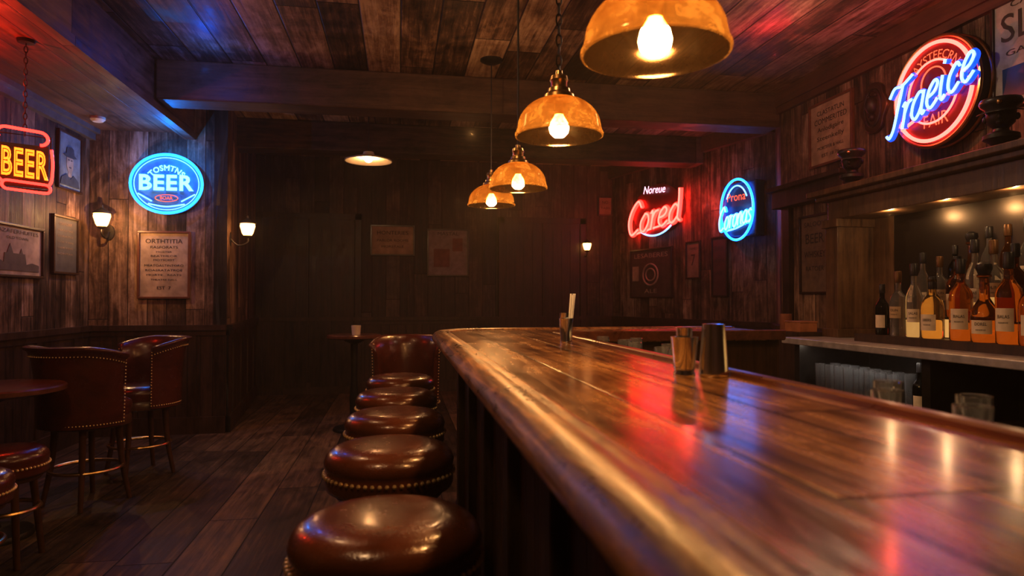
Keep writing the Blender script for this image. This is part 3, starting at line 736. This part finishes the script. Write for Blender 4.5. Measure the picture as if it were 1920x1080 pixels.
top(obj('back_bar_column',MB().box(3.12,3.44,4.36,4.5,1.0,1.86).box(3.10,3.44,4.34,4.52,1.0,1.06).box(3.10,3.44,4.34,4.52,1.80,1.86),m_hutch,smooth=False,bevel=.004),'square brown wooden column carrying the back bar mantel','column')
top(obj('back_bar_column',MB().box(3.12,3.44,.6,.74,1.0,1.86),m_hutch,smooth=False,bevel=.004),'square brown wooden column carrying the back bar mantel','column')
mb=MB().box(3.14,3.44,.55,4.5,1.86,2.0).box(3.08,3.44,.5,4.56,2.0,2.035).box(3.03,3.44,.45,4.6,2.035,2.075)
top(obj('back_bar_mantel',mb,m_hutch,smooth=False,bevel=.006),'long moulded brown wooden mantel above the liquor bottles','mantel')
top(obj('bar_mirror',MB().box(3.415,3.44,.74,4.16,1.0,1.86),m_mirror,smooth=False),'smoky dark mirror behind the liquor bottles','mirror')
top(obj('side_panel',MB().box(3.41,3.44,4.16,4.36,1.0,1.86),m_hutch,smooth=False),'brown wooden panel beside the bar mirror','wall panel')
ds=thing('bottle_display_steps','dark wooden stepped display with warm backlit faces for bottles','display shelf')
obj('bottle_riser',MB().box(2.98,3.415,.74,4.0,1.0,1.05),m_dark,ds,smooth=False)
obj('bottle_riser',MB().box(3.13,3.415,.74,3.72,1.05,1.17),m_dark,ds,smooth=False)
obj('bottle_riser',MB().box(3.26,3.415,.74,3.62,1.17,1.30),m_dark,ds,smooth=False)
obj('glow_panel',MB().box(3.125,3.13,.76,3.70,1.055,1.16),m_glow,ds,smooth=False,label='warm backlit step face')
obj('glow_panel',MB().box(3.255,3.26,.76,3.60,1.175,1.29),m_glow,ds,smooth=False,label='warm backlit step face')
pc=thing('doorway_cornice','dark wooden cornice over the side doorway','cornice',(3.5,0,0))
obj('cornice_board',MB().box(-.12,0,4.66,5.66,2.1,2.25).box(-.17,0,4.63,5.69,2.25,2.29),m_dark,pc,smooth=False,bevel=.005)
obj('door_jamb',MB().box(-.05,0,5.5,5.6,1.03,2.1),m_dark,pc,smooth=False)
obj('door_jamb',MB().box(-.05,0,4.68,4.76,1.03,2.1),m_dark,pc,smooth=False)

def make_bottle(kind,mat,label,cap,lab=m_label,text=None,ink=m_black):
    b=thing('liquor_bottle',label,'bottle',(0,0,-5),group='liquor bottles on the back bar')
    if kind=='round': pr=[(0,0),(.042,0),(.046,.006),(.046,.19),(.042,.215),(.026,.24),(.017,.258),(.0155,.33),(.018,.333),(.018,.345),(0,.345)];rl=.0468;z0,z1=.05,.14;zc=.335
    elif kind=='tall': pr=[(0,0),(.038,0),(.041,.006),(.041,.21),(.034,.24),(.018,.275),(.0145,.29),(.0145,.365),(.017,.368),(.017,.38),(0,.38)];rl=.0418;z0,z1=.08,.15;zc=.37
    elif kind=='bell': pr=[(0,0),(.042,0),(.045,.006),(.04,.10),(.046,.18),(.04,.22),(.02,.245),(.015,.26),(.015,.335),(.018,.338),(.018,.35),(0,.35)];rl=.0462;z0,z1=.10,.165;zc=.34
    elif kind=='decanter': pr=[(0,0),(.044,0),(.049,.008),(.051,.09),(.047,.13),(.03,.16),(.019,.18),(.017,.26),(.026,.265),(.026,.275),(0,.275)];rl=.0515;z0,z1=.035,.09;zc=.275
    else: pr=[(0,0),(.047,0),(.052,.008),(.052,.15),(.047,.18),(.033,.205),(.018,.225),(.0165,.28),(.02,.283),(.02,.295),(0,.295)];rl=.0528;z0,z1=.04,.12;zc=.285
    obj('bottle_body',MB().lathe(pr,28),mat,b,ang=50)
    obj('bottle_label',MB().lathe([(rl,z0),(rl,z1),(rl-.001,z1),(rl-.001,z0),(rl,z0)],18,a0=R(170),a1=R(258)),lab,b)
    if kind=='decanter': obj('bottle_cap',MB().lathe([(0,.27),(.02,.272),(.024,.285),(.03,.30),(.028,.318),(.012,.328),(0,.328)],18),cap,b)
    else: obj('bottle_cap',MB().lathe([(.0185,zc-.04),(.0195,zc-.035),(.0195,zc+.02),(.017,zc+.025),(0,zc+.025)],18),cap,b)
    if text:
        mb=MB(); AC=R(214); zm=(z0+z1)/2; vs,fs=text_geo(text,.042,.013)
        mb.add([((rl+.0012)*math.cos(AC+x/rl),(rl+.0012)*math.sin(AC+x/rl),zm+.012+z) for x,y,z in vs],fs)
        vs,fs=text_geo('RESERVE',.034,.006)
        mb.add([((rl+.0012)*math.cos(AC+x/rl),(rl+.0012)*math.sin(AC+x/rl),zm-.012+z) for x,y,z in vs],fs)
        obj('label_lettering',mb,ink,b,smooth=False)
    return b
P=[make_bottle('round',m_amber,'amber whiskey bottle with cream label and black cap',m_cork,text='BIALAS'),
   make_bottle('tall',m_clearb,'tall clear liquor bottle with cream label',m_cork,text='SALAS'),
   make_bottle('squat',m_pale,'squat pale gold liquor bottle with cream label',m_cork,text='SIBERS'),
   make_bottle('round',m_darkb,'dark glass wine bottle with small cream label',m_cork),
   make_bottle('tall',m_amber,'tall amber liquor bottle with tan label',m_goldcap,lab=m_labelt,text='MARKS'),
   make_bottle('squat',m_deep,'squat deep brown rum bottle with cream label',m_cork,text='BURAS'),
   make_bottle('bell',m_deep,'waisted brown bottle with dark maroon label',m_cork,lab=m_labelr,text='ROAN',ink=m_label),
   make_bottle('bell',m_clearb,'waisted clear bottle with tan label',m_goldcap,lab=m_labelt,text='OLIN'),
   make_bottle('decanter',m_amber,'round-shouldered amber decanter bottle with dark stopper',m_cork,text='DOREL')]
rows=[]
for py,k,s in [(3.83,3,.9),(3.69,7,1.1),(3.56,1,1.12),(3.42,2,1.16),(3.22,0,1.25),(3.07,8,1.3),(2.925,0,1.3),(2.79,5,1.25),(2.65,1,1.2),(2.51,6,1.2),(2.37,0,1.2),(2.23,3,1.1)]:
    rows.append((3.055,py,1.05,k,s))
for py,k,s in [(3.65,1,1.0),(3.52,7,1.0),(3.39,5,1.15),(3.27,1,1.12),(3.15,7,1.18),(3.02,6,1.1),(2.90,1,1.2),(2.77,4,1.1),(2.64,8,1.3),(2.51,0,1.15)]:
    rows.append((3.195,py,1.17,k,s))
for py,k,s in [(3.56,3,.85),(3.44,8,1.15),(3.32,1,1.0),(3.20,4,1.0),(3.08,1,1.05),(2.96,5,1.25),(2.84,7,1.15),(2.72,0,1.2),(2.6,1,1.15)]:
    rows.append((3.34,py,1.30,k,s))
first={}
for x,y,z,k,s in rows:
    if k not in first:
        first[k]=1; b=P[k]; b.location=(x,y,z); b.scale=(s,)*3; b.rotation_euler=(0,0,R(random.uniform(-18,18)))
    else: copy_thing(P[k],(x,y,z),R(random.uniform(-18,18)),s)
def tumbler(h=.11,r=.035): return MB().lathe([(0,0),(r*.85,0),(r,h),(r-.0035,h+.001),(r*.85-.005,.014),(0,.014)],24)
tg=tumbler(.22,.034).mesh('tall_glass'); setmat(tg,m_glass)
for i in range(8):
    for j in range(2):
        o=bpy.data.objects.new('tall_glass',tg); COL.objects.link(o); o.location=(2.92+j*.12,4.28-i*.10+random.uniform(-.008,.008),.605)
        top(o,'tall clear glass standing on the back bar shelf','glass','tall glasses on the back bar shelf')
sg=tumbler(.145,.03).mesh('drinking_glass'); setmat(sg,m_glass)
for x,y in [(.95,1.18),(1.05,1.08),(.95,.98),(1.04,.9),(.96,.84),(1.12,.98),(.95,2.2),(.96,2.35),(1.05,2.5),(.95,2.62),(.97,2.8),(1.06,2.9),(.95,3.05),(1.05,1.3)]:
    o=bpy.data.objects.new('drinking_glass',sg); COL.objects.link(o); o.location=(x,y,.955)
    top(o,'clear drinking glass on the under-bar shelf','glass','drinking glasses behind the bar')
b=copy_thing(P[3],(2.95,3.40,.605),0,.85,label='dark bottle with cream label under the counter')
b['group']='bottles under the back counter'
cs=thing('side_ledge','short dark wooden ledge at the end of the counter','shelf')
obj('ledge_top',MB().box(2.9,3.42,4.52,5.0,.99,1.03),m_dark,cs,smooth=False)
obj('ledge_body',MB().box(2.95,3.42,4.53,4.98,0,.99),m_dark,cs,smooth=False)
top(obj('ceramic_cup',MB().lathe([(0,0),(.04,0),(.045,.01),(.045,.13),(.04,.13),(.036,.02),(0,.02)],20),m_wick,loc=(3.02,4.86,1.03)),'brown ceramic cup beside the back bar','cup')
top(obj('wooden_box',MB().box(-.07,.07,-.1,.1,0,.07).box(-.075,.075,-.105,.105,.07,.08),m_boxw,loc=(3.02,4.66,1.03),smooth=False,bevel=.003),'small orange wooden box beside the back bar','box')

# bar-top tools
ZB=1.09
t=thing('cocktail_shaker','polished steel cocktail shaker tin upside down on the bar','shaker',(.76,1.535,ZB))
obj('shaker_tin',MB().lathe([(0,0),(.034,0),(.036,.003),(.0355,.008),(.028,.118),(.027,.128),(.0,.13)],40),m_steel,t,ang=50)
t=thing('jigger_cup','polished steel cup with nested jigger on the bar','cup',(.695,1.56,ZB))
obj('cup_body',MB().lathe([(0,0),(.026,0),(.027,.006),(.024,.01),(.026,.02),(.033,.09),(.034,.096),(.032,.096),(.025,.02),(0,.018)],40),m_steelw,t,ang=50)
obj('nested_jigger',MB().lathe([(.018,.06),(.02,.11),(.021,.118),(.0195,.118),(.017,.06)],32),m_steel,t,ang=50)
t=thing('straw_holder_cup','small steel cup holding white paper straws','cup',(.715,2.83,ZB))
obj('cup_body',MB().lathe([(0,0),(.026,0),(.027,.005),(.025,.012),(.031,.1),(.032,.105),(.03,.105),(.024,.015),(0,.013)],32),m_steelw,t,ang=50)
obj('jigger',MB().lathe([(0,.09),(.017,.09),(.022,.128),(.02,.128),(.015,.092)],24,(-.008,0,0)),m_steel,t)
mb=MB()
for i in range(5): mb.tube([(.008+.003*i,.006*math.sin(i*2),.02),(.022+.005*i,.008*math.sin(i*2),.212-.006*(i%2))],.0042,8)
obj('paper_straws',mb,m_white,t,label='bundle of white paper straws')
def bust(label,loc,rz,s=1):  # small dark bust wearing a peaked cap, front = -y local
    h=thing('capped_bust',label,'figurine',loc,rz,group='dark figurines on the mantel')
    q=lambda P:[(r*s,z*s) for r,z in P]
    obj('bust_base',MB().lathe(q([(0,0),(.05,0),(.05,.012),(.035,.018),(.045,.03),(.068,.045),(.066,.062),(.03,.078),(.026,.095),(0,.095)]),28),m_iron,h)
    mb=MB().lathe(q([(0,.085),(.028,.09),(.05,.112),(.056,.14),(.052,.17),(0,.18)]),24,sy=1.08)
    mb.sphere((0,-.062*s,.132*s),.011*s,8,6,1.3).sphere((0,-.05*s,.108*s),.016*s,8,6,.6)
    mb.sphere((-.056*s,0,.135*s),.011*s,8,6,1.4).sphere((.056*s,0,.135*s),.011*s,8,6,1.4)
    obj('bust_head',mb,m_iron,h)
    obj('cap_crown',MB().lathe(q([(.055,.155),(.058,.172),(.074,.186),(.08,.2),(.074,.214),(.04,.222),(0,.222)]),32),m_cork,h,ang=70)
    vs=[];fs=[];n=12
    for i in range(n+1):
        a=R(200+140*i/n)
        for r,z in ((.05,.162),(.09,.148),(.09,.152),(.05,.167)): vs.append((r*s*math.cos(a),r*s*math.sin(a),z*s))
    for i in range(n):
        for k in range(4): fs.append((i*4+k,i*4+(k+1)%4,(i+1)*4+(k+1)%4,(i+1)*4+k))
    fs+= [(0,1,2,3),(n*4+3,n*4+2,n*4+1,n*4)]
    obj('cap_visor',MB().add(vs,fs),m_cork,h)
    obj('cap_badge',MB().sphere((0,-.074*s,.19*s),.011*s,10,6),m_brass,h)
bust('small dark figurine in a peaked cap on the mantel',(3.12,4.2,2.075),R(-50),1.15)
bust('larger dark figurine in a peaked cap on the mantel',(3.16,3.06,2.075),R(-50),1.25)
top(obj('smoke_detector',MB().lathe([(0,-.04),(.04,-.04),(.06,-.02),(.06,0),(0,0)],24),m_cream,loc=(-2.6,6.3,2.86)),'small pale smoke detector under the low ceiling','smoke detector')

# ---------------------------------------------------------------- lights
def pl(name,loc,col,power,r=0.0):
    l=bpy.data.lights.new(name,'POINT'); l.color=col; l.energy=power; l.shadow_soft_size=r
    o=bpy.data.objects.new(name,l); o.location=loc; COL.objects.link(o); return o
pl('light_cyan_sign',(-2.05,6.4,2.6),(.004,.26,1),15)
pl('light_cyan_soffit',(-1.45,5.3,3.0),(.005,.14,1),7)
pl('light_red_sign',(-2.4,4.35,2.55),(1,.045,.015),16)
pl('light_pink_wall',(3.3,7.3,2.35),(1,.08,.06),10)
pl('light_pink_ceiling',(2.6,4.3,3.0),(1,.05,.12),4)
pl('light_red_right',(3.0,3.7,2.5),(1,.12,.05),6)
pl('light_cyan_box',(3.3,6.8,2.3),(.05,.5,1),1.5)
for yy in (3.9,3.45,3.0,2.5): pl('light_under_mantel',(3.17,yy,1.83),(1,.62,.3),2.2)
pl('light_sconce_a',(-2.55,6.35,2.0),(1,.55,.22),14)
pl('light_sconce_b',(-1.42,6.7,1.95),(1,.5,.2),8)
pl('fill_room_front',(-.7,.9,3.0),(1,.62,.31),42,.1)  # added warm fill from above for stools and floor, no fixture
pl('fill_room_mid',(-.9,3.3,3.0),(1,.62,.31),16,.1)  # added warm fill for the left side of the room, no fixture
pl('fill_ceiling_wash',(.5,4.7,2.45),(1,.56,.24),10)  # added fill that brightens the ceiling boards above the pendants
pl('fill_back_wash',(.6,7.0,2.3),(1,.52,.22),2)  # weak added fill so the rear wall posters show
pl('fill_back_counter',(2.2,3.4,2.9),(1,.74,.5),16,.05)  # added fill for the metal worktop and bottles, no lamp hangs here

w=bpy.data.worlds.new('world'); sc.world=w; w.use_nodes=True
w.node_tree.nodes['Background'].inputs[0].default_value=(.02,.013,.01,1)
w.node_tree.nodes['Background'].inputs[1].default_value=.15
vs_=w.node_tree.nodes.new('ShaderNodeVolumeScatter'); vs_.inputs['Density'].default_value=.006; vs_.inputs['Anisotropy'].default_value=.6
vs_.inputs['Color'].default_value=(1,.85,.6,1)
w.node_tree.links.new(vs_.outputs[0],w.node_tree.nodes['World Output'].inputs['Volume'])

# ---------------------------------------------------------------- camera
cam=bpy.data.cameras.new('camera'); co=bpy.data.objects.new('camera',cam); COL.objects.link(co)
co.location=(0,0,1.28); co.rotation_euler=(R(90.92),0,R(-9.54))
cam.sensor_width=36; cam.lens=36*1250/1920; cam.clip_start=.02
cam.dof.use_dof=True; cam.dof.focus_distance=3.6; cam.dof.aperture_fstop=3.2
sc.camera=co
try:
    sc.view_settings.view_transform='Standard'; sc.view_settings.look='None'; sc.view_settings.exposure=0.1; sc.view_settings.gamma=.84
except Exception as e: print(e)
